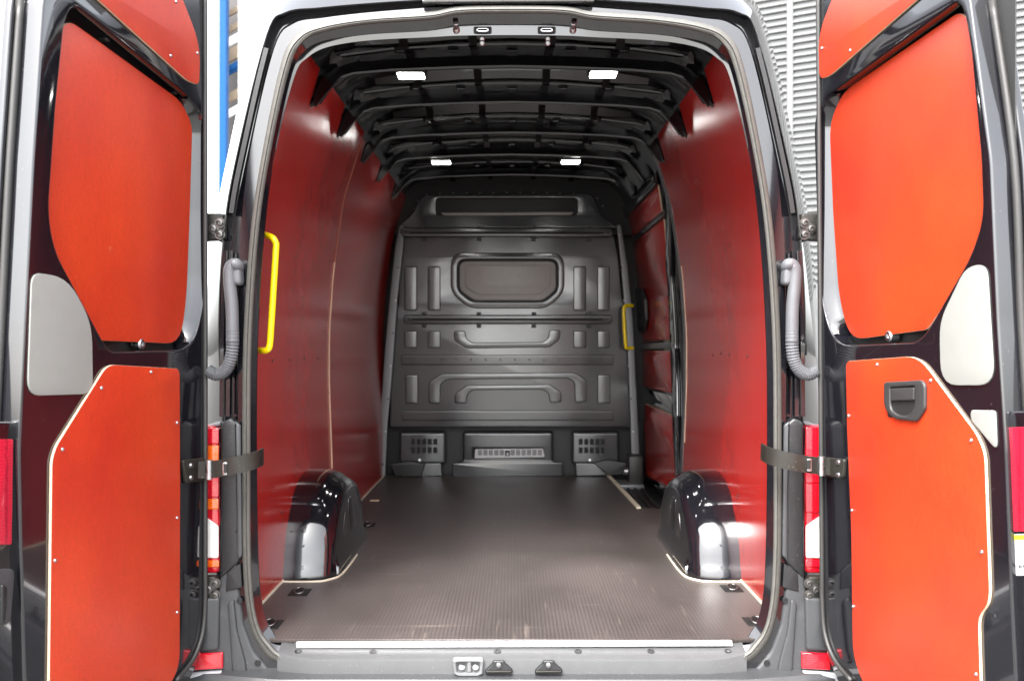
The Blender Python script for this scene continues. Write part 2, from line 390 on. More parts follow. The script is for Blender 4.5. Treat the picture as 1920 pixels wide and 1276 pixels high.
# seal as a ring skin so that it never twists
def off(half, k):   # shift a half outline inwards by k px
    return [(a + (k if 4 < i < 14 else (k * .7 if i == 4 or i == 14 else 0)), b + (k if i < 5 else (k * .7 if i in (5, 6) else (-k if i > 13 else (-k * .7 if i == 13 else 0))))) for i, (a, b) in enumerate(half)]
sr = [ring(off(hS, -3), .0), ring(off(hS, -3), -.014), ring(off(hS, 0), -.024), ring(off(hS, 4), -.027), ring(off(hS, 5), -.022), ring(off(hS, 7), -.026), ring(off(hS, 11), -.022), ring(off(hS, 13), -.010), ring(off(hS, 13), .03)]
V = []; Fc = []
for r_ in sr: V += r_
for i in range(len(sr) - 1):
    for j in range(n):
        k = (j + 1) % n; Fc.append((i * n + j, i * n + k, (i + 1) * n + k, (i + 1) * n + j))
from_data("rubber_seal", V, Fc, M['rubber'], van, 60, "grey rubber seal around the rear opening")
# drip rails beside the opening
for sx in (-1, 1):
    pts = []
    for a, b in [(501, 92), (484, 160), (462, 260), (443, 350), (435, 400)]:
        p = P(a, b, .01); pts.append(Vector((sx * -p.x if sx > 0 else p.x, p.y, p.z)))
    sweep("drip_rail", crom(pts, 5), rsec(.014, .02), M['plastic_dark'], van, side=VX)
# high brake light bar and fittings in the header
plateY("brake_light_bar", [(793, -12), (1113, -12), (1113, 8), (793, 10)], -.005, .03, .006, M['metal'], van, r=.004)
for cx in (905, 1025):
    s = plateY("latch_striker", rect(cx - 17, 51, cx + 17, 64), .053, .006, .002, M['hole'], van, r=.006)
    plateY("striker_loop", rect(cx - 12, 55, cx + 12, 62), .047, .012, .003, M['metal'], s, holes=[rect(cx - 8, 57.5, cx + 8, 60)], r=.004)
    for yy in (73, 81): stud("bolt", P(cx - 1 if cx < 960 else cx + 2, yy, .09), (0, -1, -.4), [(.009, 0), (.009, .006), (.006, .009)], M['metal'], s)
for cx in (856, 1074):
    stud("stop_pin", P(cx, 58, .055), (0, -1, .35), [(.012, 0), (.010, .012), (.008, .014), (.008, .035), (.006, .037)], M['metal'], van)

# ------------------------------------------------------------------ cargo bay
WALL = [(-.05, .886), (.0, .886), (.32, .886), (.7, .90), (.95, .90), (1.23, .882), (1.42, .857), (1.58, .834), (1.63, .824), (1.68, .807), (1.84, .757), (1.95, .720), (2.05, .66)]
def xw(z):
    for (a, xa), (b, xb) in zip(WALL, WALL[1:]):
        if z <= b: t = (z - a) / (b - a); return xa + (xb - xa) * t
    return WALL[-1][1]
def onwall(px, py, side, o=0.0):
    X = .88
    for _ in range(12):
        d = X * FPX / abs(px - CX); z = .92 - (py - CY) * d / FPX; X = xw(z) - o
    return d - D0, z
def wall_patch(name, poly, side, o, th, mat, parent, r=.01, bevel=.001, edge=None, label=None, holes=()):
    """panel on the side wall; poly in (Y, z above floor)"""
    me = flat_mesh(fillet(poly, r), [fillet(h, r) for h in holes], th, bevel, 1)
    if edge: edge_slots(me, [mat, edge], VZ)
    bm = bmesh.new(); bm.from_mesh(me)
    zs = [v.co.y for v in bm.verts]; z = min(zs) + .03
    while z < max(zs):
        bmesh.ops.bisect_plane(bm, geom=bm.verts[:] + bm.edges[:] + bm.faces[:], plane_co=(0, z, 0), plane_no=(0, 1, 0)); z += .08
    for v in bm.verts:
        a, b_, c = v.co; v.co = (side * (xw_s(b_) - o - c), a, b_ + F)
    bmesh.ops.recalc_face_normals(bm, faces=bm.faces)
    bm.to_mesh(me); bm.free()
    return link(name, me, [mat, edge] if edge else mat, parent, 30, label)
def xw_s(z): return sum(xw(z + k * .02) for k in (-2, -1, 0, 1, 2)) / 5

RIBS = [.66, 1.17, 1.74, 2.27, 2.88]
# floor board with the cut-out at the side step and round the wheel arches
floor_poly = [(-.895, .03), (.895, .03), (.895, 2.16), (.692, 2.22), (.652, 3.40), (-.895, 3.42)]
me = flat_mesh([Vector(p) for p in floor_poly], [], .012, .001, 1); me.transform(Matrix.Translation((0, 0, F - .012)))
fb = link("floor_board", me, M['floor'], van, label="brown anti-slip plywood floor board")
# step well and runner beside the board
st = box("side_step", (.62, 2.0, F - .09), (.93, 3.45, F - .05), M['plastic_dark'], van, .004)
for k in range(4): box("step_rib", (.70 + k * .045, 2.2, F - .05), (.715 + k * .045, 3.3, F - .035), M['rubber_black'], st, .003)
box("step_plate", (.70, 3.12, F - .05), (.86, 3.36, F - .02), M['strip'], st, .004)
sweep("edge_trim", [Vector((.694, 2.19, F + .004)), Vector((.654, 3.38, F + .004))], rsec(.022, .012), M['cream'], fb, side=VX)
box("base_plate", (-.93, .0, F - .2), (.93, 3.6, F - .1), M['hole'], van, 0)
# aluminium edge and sill
plateY("sill_edge_strip", [(556, 1201), (1371, 1198), (1373, 1209), (557, 1212)], .02, .012, .004, M['metal_light'], fb, r=.003)
V = []; Fc = []
prof = [(.06, -.018), (.02, -.020), (-.035, -.035), (-.043, -.040), (-.046, -.062), (-.046, -.10)]
xs = [-.71 + 1.42 * i / 24 for i in range(25)]
for x in xs:
    k = max(0, abs(x) - .60) / .11
    for y, z in prof: V.append((x, y + k * .02, F + z + k * k * .012))
m_ = len(prof)
for i in range(24):
    for j in range(m_ - 1): Fc.append((i * m_ + j, i * m_ + j + 1, (i + 1) * m_ + j + 1, (i + 1) * m_ + j))
sill = from_data("sill_cover", V, Fc, M['sill'], van, 30, "grey plastic sill cover along the rear edge")
for px in (700, 933, 1084, 1220, 1365, 560):
    q = P(px, 1222, 0)
    stud("sill_clip", Vector((q.x, -.004, F - .0275)), (0, -.25, 1), [(.012, 0), (.011, .003), (.006, .003), (.005, .001)], M['plastic_dark'], sill)
# lock cup and two striker brackets on the sill
lc = plateY("lock_cup", [(849, 1229), (908, 1229), (906, 1259), (852, 1259)], -.03, .03, .006, M['strip'], van, r=.008, holes=[[(856, 1235), (901, 1235), (899, 1255), (858, 1255)]])
plateY("cup_back", [(853, 1232), (904, 1232), (902, 1258), (855, 1258)], -.03, .012, .002, M['metal'], lc, r=.008)
for px in (866, 892): stud("bolt", P(px, 1250, -.045), (0, -1, .5), [(.009, 0), (.009, .006), (.005, .008)], M['metal'], lc)
plateY("lock_pin", rect(876, 1235, 884, 1258), -.043, .012, .003, M['metal'], lc, r=.004)
for px in (935, 1028):
    b_ = plateY("striker_bracket", [(px - 25, 1253), (px - 11, 1240), (px - 10, 1235), (px + 10, 1235), (px + 12, 1240), (px + 26, 1252), (px + 26, 1259), (px - 26, 1260)], -.044, .014, .004, M['plastic_dark'], van, r=.006)
    stud("bolt", P(px, 1245, -.060), (0, -1, 0), [(.008, 0), (.007, .006), (.004, .007)], M['metal'], b_)
    plateY("bracket_foot", rect(px - 24, 1255, px + 24, 1258), -.058, .01, .002, M['strap'], b_, r=.002)

# wall panels (Y, z)
def lining(y0, y1, top, side, o, label, th=.009):
    """full-height lining sheet: regular grid, top edge notched where the roof ribs come down"""
    def top_at(y):
        for ry in RIBS:
            if y0 + .05 < ry < y1 - .02:
                dy = abs(y - ry)
                if dy < .03: return 1.80 + .01 * (dy / .03) ** 2
                if dy < .05: return 1.81 + (top - 1.81) * ((dy - .03) / .02) ** .5
        return top
    cols = [y0, y1]
    y = y0
    while y < y1: cols.append(y); y += .08
    for ry in RIBS:
        cols += [c for c in (ry + k for k in (-.055, -.05, -.045, -.038, -.032, -.028, -.015, 0, .015, .028, .032, .038, .045, .05, .055)) if y0 < c < y1]
    cols = sorted(set(round(c, 4) for c in cols))
    zl = [0, .3, .5, .7, .8, .9, 1.0, 1.1, 1.2, 1.3, 1.4, 1.5] + [1.5 + .02 * k for k in range(1, 15)]
    nr = len(zl) + 4
    V = []; Fc = []; mi = []
    for layer in (th, 0):
        for y in cols:
            tp = top_at(y)
            for z in zl + [1.78 + (tp - 1.78) * k / 4 for k in (1, 2, 3, 4)]: V.append((side * (xw_s(z) - o - layer), y, z + F))
    nc = len(cols); half = nc * nr
    for i in range(nc - 1):
        for j in range(nr - 1):
            p = i * nr + j; q = (p, p + 1, p + nr + 1, p + nr); Fc.append(q); mi.append(0); Fc.append(tuple(reversed([a + half for a in q]))); mi.append(0)
        p = i * nr + nr - 1; Fc.append((p, p + half, p + nr + half, p + nr)); mi.append(1)
    for i in (0, nc - 1):
        for j in range(nr - 1): p = i * nr + j; Fc.append((p, p + 1, p + 1 + half, p + half)); mi.append(1)
    ob = from_data("wall_panel", V, Fc, [M['ply'], M['edge']], van, 35, label)
    if o > 0: ob.data.materials[1] = M['edge_dark']
    for p, m in zip(ob.data.polygons, mi): p.material_index = m
    return ob
SEAM_L, SEAM_R = 1.63, 1.87
pl1 = lining(.16, SEAM_L - .002, 1.93, -1, 0, "red plywood lining near the left door")
pl2 = lining(SEAM_L + .002, 3.45, 1.90, -1, .006, "darker red plywood lining deep on the left")
pr1 = lining(.16, SEAM_R, 1.93, 1, 0, "red plywood lining near the right door")
wall_patch("seam_strip", [(SEAM_L - .007, .30), (SEAM_L + .002, .30), (SEAM_L + .002, 1.3), (SEAM_L - .007, 1.3)], -1, .010, .005, M['edge'], pl2, r=.002)
wall_patch("seam_strip", [(SEAM_R - .03, .4), (SEAM_R - .020, .4), (SEAM_R - .020, 1.3), (SEAM_R - .03, 1.3)], 1, .009, .003, M['edge'], pr1, r=.002)
for px, py in [(512, 676), (545, 674), (572, 672), (597, 671), (620, 490), (617, 735), (610, 620), (560, 870), (530, 960)]:
    y, z = onwall(px, py, -1, .012); stud("rivet", (-(xw(z) - .009), y, z + F), (1, 0, 0), RIVET, M['strap'], pl1)
for px, py in [(1335, 665), (1350, 662), (1366, 665), (1400, 668), (1366, 458), (1345, 870), (1382, 928)]:
    y, z = onwall(px, py, 1, .012); stud("rivet", ((xw(z) - .009), y, z + F), (-1, 0, 0), RIVET, M['strap'], pr1)
# outer skin of the side walls, so that the gaps behind the linings are closed
for s in (-1, 1):
    V = []; Fc = []
    zs = [-.15 + .1 * i for i in range(24)]
    for z in zs: V += [(s * (xw(z) + .035), .25, z + F), (s * (xw(z) + .035), 3.7, z + F)]
    for i in range(len(zs) - 1): Fc.append((2 * i, 2 * i + 1, 2 * i + 3, 2 * i + 2))
    from_data("side_wall", V, Fc, M['paint_in'], van, 30)
# B pillar column at the end of the right lining
wall_patch("door_pillar", [(SEAM_R + .005, .0), (SEAM_R + .075, .0), (SEAM_R + .075, 1.88), (SEAM_R + .005, 1.88)], 1, -.02, .03, M['strip'], van, r=.006, bevel=.004)

# --- sliding door seen from inside, right
def wp(name, pix, o, th, mat, parent, r=.02, edge=None, label=None, bevel=.001):
    return wall_patch(name, [onwall(a, b, 1, o) for a, b in pix], 1, o, th, mat, parent, r, bevel, edge, label)
sdoor = wall_patch("sliding_door", [(1.95, -.02), (3.42, -.02), (3.42, 1.86), (1.95, 1.86)], 1, -.03, .012, M['paint_in'], van, r=.03, label="closed side sliding door seen from inside")
wp("door_panel", [(1181, 402), (1236, 348), (1244, 398), (1186, 447)], -.018, .009, M['ply'], sdoor, edge=M['edge'])
wp("door_panel", [(1189, 458), (1247, 410), (1256, 560), (1262, 636), (1204, 640), (1198, 560)], -.018, .009, M['ply'], sdoor, edge=M['edge'])
wp("door_panel", [(1202, 657), (1263, 657), (1265, 738), (1206, 722)], -.018, .009, M['ply'], sdoor, edge=M['edge'])
wp("door_panel", [(1211, 756), (1270, 782), (1279, 880), (1274, 925), (1213, 890)], -.018, .009, M['ply'], sdoor, edge=M['edge'])
wp("door_beam", [(1183, 452), (1250, 394), (1251, 404), (1186, 460)], -.018, .02, M['paint_in'], sdoor, r=.008, bevel=.006)
wp("door_beam", [(1160, 405), (1236, 320), (1240, 345), (1172, 418)], -.018, .03, M['paint_in'], sdoor, r=.008, bevel=.006)
wp("door_beam", [(1200, 645), (1262, 641), (1263, 653), (1202, 655)], -.018, .02, M['strip'], sdoor, r=.004, bevel=.004)
wp("door_beam", [(1208, 726), (1266, 742), (1272, 776), (1210, 752)], -.022, .012, M['paint'], sdoor, r=.01, bevel=.004)
wp("door_stile", [(1244, 330), (1252, 330), (1264, 520), (1272, 650), (1276, 780), (1284, 905), (1274, 905), (1266, 760), (1262, 640), (1254, 500)], -.016, .02, M['paint'], sdoor, r=.01, bevel=.004)
hd = wp("pull_handle", [(1186, 542), (1206, 540), (1214, 560), (1216, 600), (1212, 620), (1192, 622), (1197, 600), (1197, 562)], -.004, .02, M['plastic'], sdoor, r=.015, bevel=.005)
for a, b in ((1197, 549), (1203, 612)):
    y, z = onwall(a, b, 1, .02); stud("bolt", (xw(z) - .017, y, z + F), (-1, 0, 0), RIVET, M['hole'], hd)
box("door_roller", (.77, 3.2, F - .03), (.87, 3.36, F + .16), M['rubber_black'], sdoor, .02)
stud("roller_wheel", (.775, 3.26, F + .05), (-1, 0, 0), [(.028, 0), (.028, .03), (.02, .034)], M['metal'], sdoor)

# --- roof
RZ = 2.075
sec = [(-.80, 1.78), (-.765, 1.86), (-.72, 1.935), (-.66, 1.99), (-.58, 2.028), (-.42, 2.055), (-.2, 2.07), (0, RZ)]
sec = sec + [(-a, b) for a, b in reversed(sec[:-1])]
V = []; Fc = []
ys = []
y = .28
edges_y = [.28] + RIBS + [3.45]
for a, b in zip(edges_y, edges_y[1:]):
    for yy, dz in ((a, 0), (a + .05, 0), (b - .105, 0), (b - .075, -.036), (b - .03, -.038)): ys.append((yy, dz))
ys.append((3.45, 0))
for y, dz in ys:
    for x, z in sec: V.append((x, y, z + F + (dz if abs(x) < .5 else (dz * .5 if abs(x) < .6 else 0))))
k = len(sec)
for i in range(len(ys) - 1):
    for j in range(k - 1): Fc.append((i * k + j, i * k + j + 1, (i + 1) * k + j + 1, (i + 1) * k + j))
roof = from_data("roof_skin", V, Fc, M['paint_in'], van, 25)
def roofz(x):
    x = -abs(x)
    for (a, za), (b, zb) in zip(sec, sec[1:]):
        if x <= b: return za + (zb - za) * (x - a) / (b - a)
for a, b in zip(edges_y, edges_y[1:]):
    for x in (-.40, -.145, .145, .40):
        z = roofz(x) + F
        sweep("roof_bead", [Vector((x, a + .07, z - .004)), Vector((x, a + .10, z - .014)), Vector((x, b - .115, z - .014)), Vector((x, b - .08, z - .044)), Vector((x, b - .03, z - .046))], rsec(.032, .016), M['paint_in'], roof, side=VX)
    for s in (-1, 1):   # stampings on the slanting cant rail
        for t in (.3, .5, .7):
            yy = a + (b - a) * t
            sweep("cant_bead", [Vector((s * .712, yy, 1.95 + F)), Vector((s * .665, yy, 1.99 + F)), Vector((s * .60, yy, 2.022 + F))], rsec(.03, .016), M['paint_in'], roof, side=VY)
for i, ry in enumerate(RIBS):
    half = [(-.742, 1.825), (-.70, 1.885), (-.655, 1.925), (-.60, 1.943), (-.45, 1.956), (-.2, 1.966), (0, 1.97)]
    path = [Vector((x, ry, z + F)) for x, z in half] + [Vector((-x, ry, z + F)) for x, z in reversed(half[:-1])]
    rb = sweep("roof_rib", path, [(-.02, -.022), (.05, -.022), (.0, .022), (-.0165, .022), (-.02, .015)], M['paint_in'], van, side=VY, smooth=25)
    up = [Vector((x, ry - .035, roofz(x) * .35 + (z + .03) * .65 + F)) for x, z in ([(-.64, 1.945)] + half[3:] + [(-a, b) for a, b in reversed(half[3:-1])] + [(.64, 1.945)])]
    sweep("rib_lip", up, [(-.012, -.003), (.012, -.003), (.012, .003), (-.009, .003)], M['paint_in'], rb, side=VY, smooth=20)
    for x in (-.42, -.22, 0, .22, .42):
        zc = 2.01 + F
        box("rib_clip", (x - .02, ry - .052, zc - .014), (x + .02, ry - .03, zc + .006), M['paint_in'], rb, .004)
    for s in (-1, 1):
        me = flat_mesh(fillet([(s * .775, 1.95), (s * .66, 1.965), (s * .655, 1.925), (s * .735, 1.815), (s * .765, 1.80)][::s], .008), [], .02, .004)
        place(me, Vector((0, ry + .005, F)), VX, VZ, -VY)
        link("rib_gusset", me, M['paint_in'], rb, 30)
        sweep("gusset_fold", [Vector((s * .645, ry - .025, 1.918 + F)), Vector((s * .742, ry - .025, 1.80 + F))], rsec(.014, .012), M['paint_in'], rb, side=VY)
# four lit lamps under the roof
for i, (x, y, z) in enumerate([(-.391, .745, 1.945), (.353, .745, 1.95), (-.40, 2.345, 1.925), (.331, 2.345, 1.928)]):
    z += F
    lb = box("ceiling_light", (x - .058, y - .055, z), (x + .058, y + .05, z + .04), M['plastic_dark'], van, .006, label="lit white roof lamp " + ["near the left side", "near the right side", "deep on the left", "deep on the right"][i])
    box("lamp_lens", (x - .051, y - .04, z - .006), (x + .051, y + .030, z + .004), M['led'], lb, .005)

# --- wheel arches
def arch(s):
    """half superellipse along the van; cross-section from the wall inwards with a rounded shoulder and a stepped cap"""
    yc, a, H, xi, xo = 1.125, .415, .352, .694, .90
    NU, NV = 56, 18
    def smooth(t, e0, e1):
        t = max(0, min(1, (t - e0) / (e1 - e0))); return t * t * (3 - 2 * t)
    V = []; Fc = []
    for i in range(NU + 1):
        t = math.pi * i / NU
        cy, cz = -math.cos(t), max(0.0, math.sin(t))
        yy = a * math.copysign(abs(cy) ** .91, cy); zz = H * cz ** .91
        cap = .035 * smooth(t, R(47), R(52)) * (1 - smooth(t, R(135), R(140)))
        lip = .016 * (1 - smooth(zz, .035, .055))
        for j in range(NV + 1):
            q = j / NV
            ang = q * math.pi / 2
            x = xo - (xo - xi) * math.sin(ang) ** .8; k = .80 + .20 * math.cos(ang) ** .8
            cp = cap * (1 - smooth(.9 - x, .13, .17))
            yv = yy * (k + cp) + math.copysign(lip, cy) * (1 if abs(cy) > .3 else 0)
            V.append((s * (x - (lip * .5 if q > .9 else 0)), yc + yv, F + zz * (k + cp)))
    for i in range(NU):
        for j in range(NV):
            p = i * (NV + 1) + j
            Fc.append((p, p + 1, p + NV + 2, p + NV + 1))
    last = [i * (NV + 1) + NV for i in range(NU + 1)]
    b0 = len(V)
    for i in last: V.append((s * (xi - .004), V[i][1], F + min(.05, V[i][2] - F)))
    for i in last: V.append((s * (xi - .014), V[i][1], F + min(.035, V[i][2] - F)))
    for i in last: V.append((s * (xi - .016), V[i][1], F))
    m1 = NU + 1
    for i in range(NU):
        Fc.append((last[i], b0 + i, b0 + i + 1, last[i + 1]))
        for r_ in (0, 1): Fc.append((b0 + r_ * m1 + i, b0 + (r_ + 1) * m1 + i, b0 + (r_ + 1) * m1 + i + 1, b0 + r_ * m1 + i + 1))
    o = from_data("wheel_arch", V, Fc, M['paint'], van, 50, "glossy black wheel arch on the " + ("left" if s < 0 else "right"))
    trim = [Vector((s * .895, yc - a - .026, F + .003)), Vector((s * .76, yc - a - .026, F + .003)), Vector((s * .705, yc - a + .0, F + .003)), Vector((s * .668, yc - a + .09, F + .003)), Vector((s * .664, yc - a + .40, F + .003))]
    sweep("board_edge", crom(trim, 4), rsec(.005, .006), M['cream'], o)
    for tri in ([(yc - .22, .07), (yc - .06, .07), (yc - .13, .22)], [(yc - .02, .07), (yc + .16, .07), (yc + .02, .25), (yc - .06, .25)]):
        me = flat_mesh(fillet(tri if s < 0 else [(-p[0], p[1]) for p in tri], .02), [], .004, .0015)
        place(me, Vector((s * (xi + .001), 0, F)), VY if s < 0 else -VY, VZ, VX if s < 0 else -VX)
        link("pressed_panel", me, M['paint'], o, 40)
arch(-1); arch(1)
# pale board edges along the foot of both walls
for s in (-1, 1):
    sweep("wall_foot_edge", [Vector((s * .872, .12, F + .004)), Vector((s * .874, .70, F + .004))], rsec(.005, .008), M['cream'], fb, side=VX)
sweep("wall_foot_edge", [Vector((-.868, 1.74, F + .004)), Vector((-.868, 3.40, F + .004))], rsec(.005, .008), M['cream'], fb, side=VX)
# lashing eyes sunk in the floor
for px, py in [(562, 1110), (1372, 1103), (507, 1170), (1417, 1165), (690, 984)]:
    d = .92 * FPX / (py - CY); x = (px - CX) * d / FPX; y = d - D0
    e = box("lashing_recess", (x - .035, y - .045, F + .0005), (x + .035, y + .045, F + .0025), M['hole'], fb, .001)
    pts = [Vector((x + .018 * math.cos(a), y - .01 + .018 * math.sin(a), F + .010 + .006 * math.sin(a))) for a in [2 * math.pi * i / 16 for i in range(16)]]
    sweep("lashing_eye", pts, circle(.004, 8), M['bolt'], e, closed=True, smooth=True)
for px, py, wd, dp in [(703, 938, .05, .035)]:
    d = .92 * FPX / (py - CY); x = (px - CX) * d / FPX; y = d - D0
    box("wood_inlay", (x - wd / 2, y - dp / 2, F + .0005), (x + wd / 2, y + dp / 2, F + .004), M['edge'], fb, .001)

# --- bulkhead
YB = 3.38
bh = plateY("bulkhead", [(752, 440), (1150, 440), (1158, 480), (1166, 562), (1180, 578), (1184, 800), (732, 800), (735, 590), (748, 575), (750, 490)], YB, .03, .008, M['bulk'], van, r=.02,
            holes=[[(856, 484, .08), (1048, 484, .08), (1048, 545, .04), (1022, 567, .05), (884, 567, .05), (856, 545, .04)]], label="dark pressed bulkhead closing the cargo bay")
YF = YB - .03
plateY("window_surround", [(845, 474, .09), (1058, 474, .09), (1058, 548, .06), (1026, 578, .06), (880, 578, .06), (845, 548, .06)], YF, .016, .007, M['bulk'], bh, r=.05,
       holes=[[(858, 486, .06), (1046, 486, .06), (1046, 545, .04), (1020, 566, .04), (886, 566, .04), (858, 545, .04)]])
wn = plateY("window", [(850, 478), (1054, 478), (1054, 572), (850, 572)], YB + .005, .004, .001, M['bulk_dark'], bh, r=.01)
plateY("window_pane", [(862, 490, .05), (1042, 490, .05), (1042, 543, .03), (1018, 563, .03), (888, 563, .03), (862, 543, .03)], YB - .0, .012, .005, M['pane'], wn, r=.03)
plateY("pane_emboss", [(872, 497, .02), (1032, 496, .02), (1032, 535, .02), (1012, 552, .02), (896, 553, .02), (872, 537, .02)], YB - .012, .005, .004, M['pane'], wn, r=.02)
def emb(name, px, th=.012, bev=.006, r=.014, mat='bulk'): return plateY(name, px, YF, th, bev, M[mat], bh, r=r)
for x0, x1 in ((758, 782), (802, 826), (1075, 1099), (1120, 1143)):
    emb("embossed_panel", rect(x0, 499, x1, 582)); emb("embossed_panel", rect(x0, 620, x1, 652))
for x0, x1 in ((760, 784), (1120, 1144)): emb("embossed_panel", rect(x0, 702, x1, 756))
emb("embossed_panel", [(851, 620), (873, 620), (874, 634), (886, 642), (1018, 641), (1028, 633), (1030, 618), (1051, 618), (1050, 636), (1030, 651), (875, 653), (851, 638)], r=.018)
emb("embossed_panel", [(803, 756), (804, 716), (827, 700), (1078, 698), (1100, 712), (1101, 753), (1078, 754), (1077, 717), (1066, 709), (838, 711), (826, 720), (826, 756)], r=.018)
emb("embossed_panel", [(852, 756), (853, 737), (874, 722), (1031, 720), (1052, 734), (1053, 754), (1031, 755), (1029, 738), (1018, 730), (886, 731), (876, 740), (875, 756)], r=.018)
rl = emb("embossed_bar", rect(752, 665, 1150, 684), r=.012)
for i in range(14):
    stud("rivet", P(773 + i * 27.5, 674, YF - .012), (0, -1, 0), [(.006, 0), (.004, .002), (.002, .002)], M['bulk_dark'], bh)
emb("embossed_bar", rect(753, 769, 1151, 788), r=.012)
def rail(y0, y1, x0, x1, th):
    rr_ = plateY("cross_rail", rect(x0, y0, x1, y1), YF, th, .008, M['bulk'], bh, r=.03)
    plateY("rail_groove", rect(x0 + 16, (y0 + y1) / 2 - 2.2, x1 - 16, (y0 + y1) / 2 + 2.2), YF - th, .003, .001, M['hole'], rr_, r=.008)
    for px in (x0 + 8, x1 - 8): stud("bolt", P(px, (y0 + y1) / 2, YF - th), (0, -1, 0), [(.012, 0), (.010, .004), (.005, .004), (.005, .001)], M['bulk_dark'], rr_)
    for px in (795, 898, 1001, 1104):
        for yy in (y0 - 5, y1 + 1): plateY("rail_bracket", rect(px - 4, yy, px + 4, yy + 6), YF, .016, .003, M['bulk_dark'], rr_, r=.003)
rail(590, 607, 757, 1147, .035)
rail(428, 445, 752, 1148, .05)
# upper plate with its long slot
up = plateY("upper_plate", [(792, 366, .05), (1110, 364, .05), (1126, 405, .03), (1160, 428), (742, 428), (772, 405, .03)], YB - .02, .025, .006, M['bulk'], bh, r=.03, holes=[rect(818, 372, 1082, 404)])
plateY("slot_back", rect(810, 368, 1090, 408), YB + .02, .02, .002, M['bulk_dark'], up, r=.02)
plateY("slot_lip", [(826, 399), (1076, 398), (1070, 404), (834, 405)], YB - .03, .02, .004, M['pane'], up, r=.01)
plateY("upper_frame", [(735, 330), (1170, 326), (1185, 440), (730, 440)], YB + .05, .02, .004, M['bulk_dark'], bh, r=.01)
for i in range(12): stud("rivet", P(800 + i * 25, 361 + (i - 6) ** 2 * .08, YB + .028), (0, -1, 0), RIVET, M['strip'], bh)
for px, py in ((783, 376), (776, 392), (764, 410), (752, 424), (1120, 372), (1130, 386)): stud("rivet", P(px, py, YB + .028), (0, -1, 0), RIVET, M['strip'], bh)
# side frames
for s, pix in ((-1, [(749, 424), (758, 424), (756, 470), (746, 560), (736, 700), (727, 800), (723, 893), (710, 893), (714, 780), (722, 660), (733, 540), (742, 460)]),
               (1, [(1156, 422), (1164, 422), (1176, 500), (1186, 600), (1191, 700), (1196, 800), (1200, 893), (1185, 893), (1182, 800), (1178, 690), (1172, 590), (1163, 490)])):
    sf = plateY("side_strip", pix, YB - .04, .02, .004, M['strip'], bh, r=.01)
    for i in range(8):
        t = i / 7
        a = (751 - 33 * t, 440 + 430 * t) if s < 0 else (1161 + 31 * t, 440 + 430 * t)
        stud("rivet", P(a[0], a[1], YB - .06), (0, -1, 0), RIVET, M['hole'] if i % 2 else M['metal'], sf)
# lower part: recess, two vented boxes, centre box with light grille, kick plate
plateY("lower_recess", [(715, 790), (1205, 790), (1205, 900), (715, 900)], YB + .13, .02, .002, M['bulk_dark'], bh, r=.005)
for x0, x1, gx in ((752, 838, 771), (1070, 1158, 1085)):
    vb = plateY("vent_box", [(x0, 806), (x1, 806), (x1, 866), (x0, 866)], YB + .10, .10, .02, M['bulk'], bh, r=.02)
    for i in range(5):
        for j in range(2):
            plateY("vent_slot", rect(gx + i * 10.4, 822 + j * 16, gx + i * 10.4 + 7.4, 833 + j * 16), YB + .002, .004, .0005, M['hole'], vb, r=.006)
    stud("bolt", P((x0 + x1) / 2 - 8, 862, YB), (0, -1, .3), [(.012, 0), (.008, .006)], M['metal'], vb)
cb = plateY("centre_box", [(869, 806), (1036, 806), (1036, 866), (869, 866)], YB + .10, .10, .02, M['bulk'], bh, r=.02)
plateY("grille_pocket", rect(884, 837, 1020, 858), YB + .002, .004, .001, M['hole'], cb, r=.006)
gr = plateY("light_grille", [(890, 858), (891, 841), (1018, 840), (1021, 856)], YB - .002, .016, .003, M['vent'], cb, r=.008)
for i in range(12):
    if i != 5: plateY("grille_slot", rect(896 + i * 10.2, 842.5, 904 + i * 10.2, 853), YB - .018, .002, .0005, M['strip'], gr, r=.003)
plateY("grille_catch", rect(947, 844, 956, 854), YB - .018, .006, .001, M['hole'], gr, r=.004)
plateY("catch_tab", rect(950, 848, 953.5, 853), YB - .024, .003, .0005, M['vent'], gr, r=.001)
plateY("kick_plate", [(850, 866), (866, 866), (870, 860), (1036, 860), (1038, 865), (1054, 865), (1054, 890), (850, 892)], YB + .03, .05, .005, M['bulk'], bh, r=.006)
plateY("foot_bracket", [(752, 866), (828, 866), (830, 890), (752, 892)], YB + .03, .05, .005, M['bulk'], bh, r=.006)
plateY("foot_bracket", [(1078, 866), (1150, 866), (1180, 888), (1080, 890)], YB + .03, .05, .005, M['bulk'], bh, r=.006)
plateY("foot_tray", [(732, 868), (770, 863), (798, 868), (790, 892), (742, 892)], YB - .02, .03, .006, M['bulk_dark'], bh, r=.008)
plateY("foot_tray", [(1112, 866), (1140, 860), (1175, 866), (1176, 888), (1140, 890)], YB - .02, .03, .006, M['bulk_dark'], bh, r=.008)
plateY("back_wall", rect(700, 300, 1220, 910), YB + .2, .02, .001, M['bulk_dark'], van, r=0)

# --- yellow grab handles
def tube(name, pts, r, mat, parent, sub=6, label=None, n=12): return sweep(name, crom(pts, sub), circle(r, n), mat, parent, smooth=60, label=label)
tube("grab_handle", [P(478, 656, .22), P(492, 657, .14), P(502, 655, .12), P(506, 642, .12), P(509, 600, .12), P(517, 470, .12), P(517, 456, .12), P(511, 446, .12), P(500, 441, .15), P(490, 437, .24)], .0105, M['yellow'], van, label="long yellow grab handle at the left of the opening")
tube("grab_handle", [P(1186, 573, YB - .05), P(1174, 573, YB - .08), P(1170, 578, YB - .09), P(1170, 600, YB - .09), P(1173, 645, YB - .09), P(1176, 652, YB - .08), P(1187, 652, YB - .05)], .012, M['yellow'], van, label="short yellow grab handle beside the bulkhead")

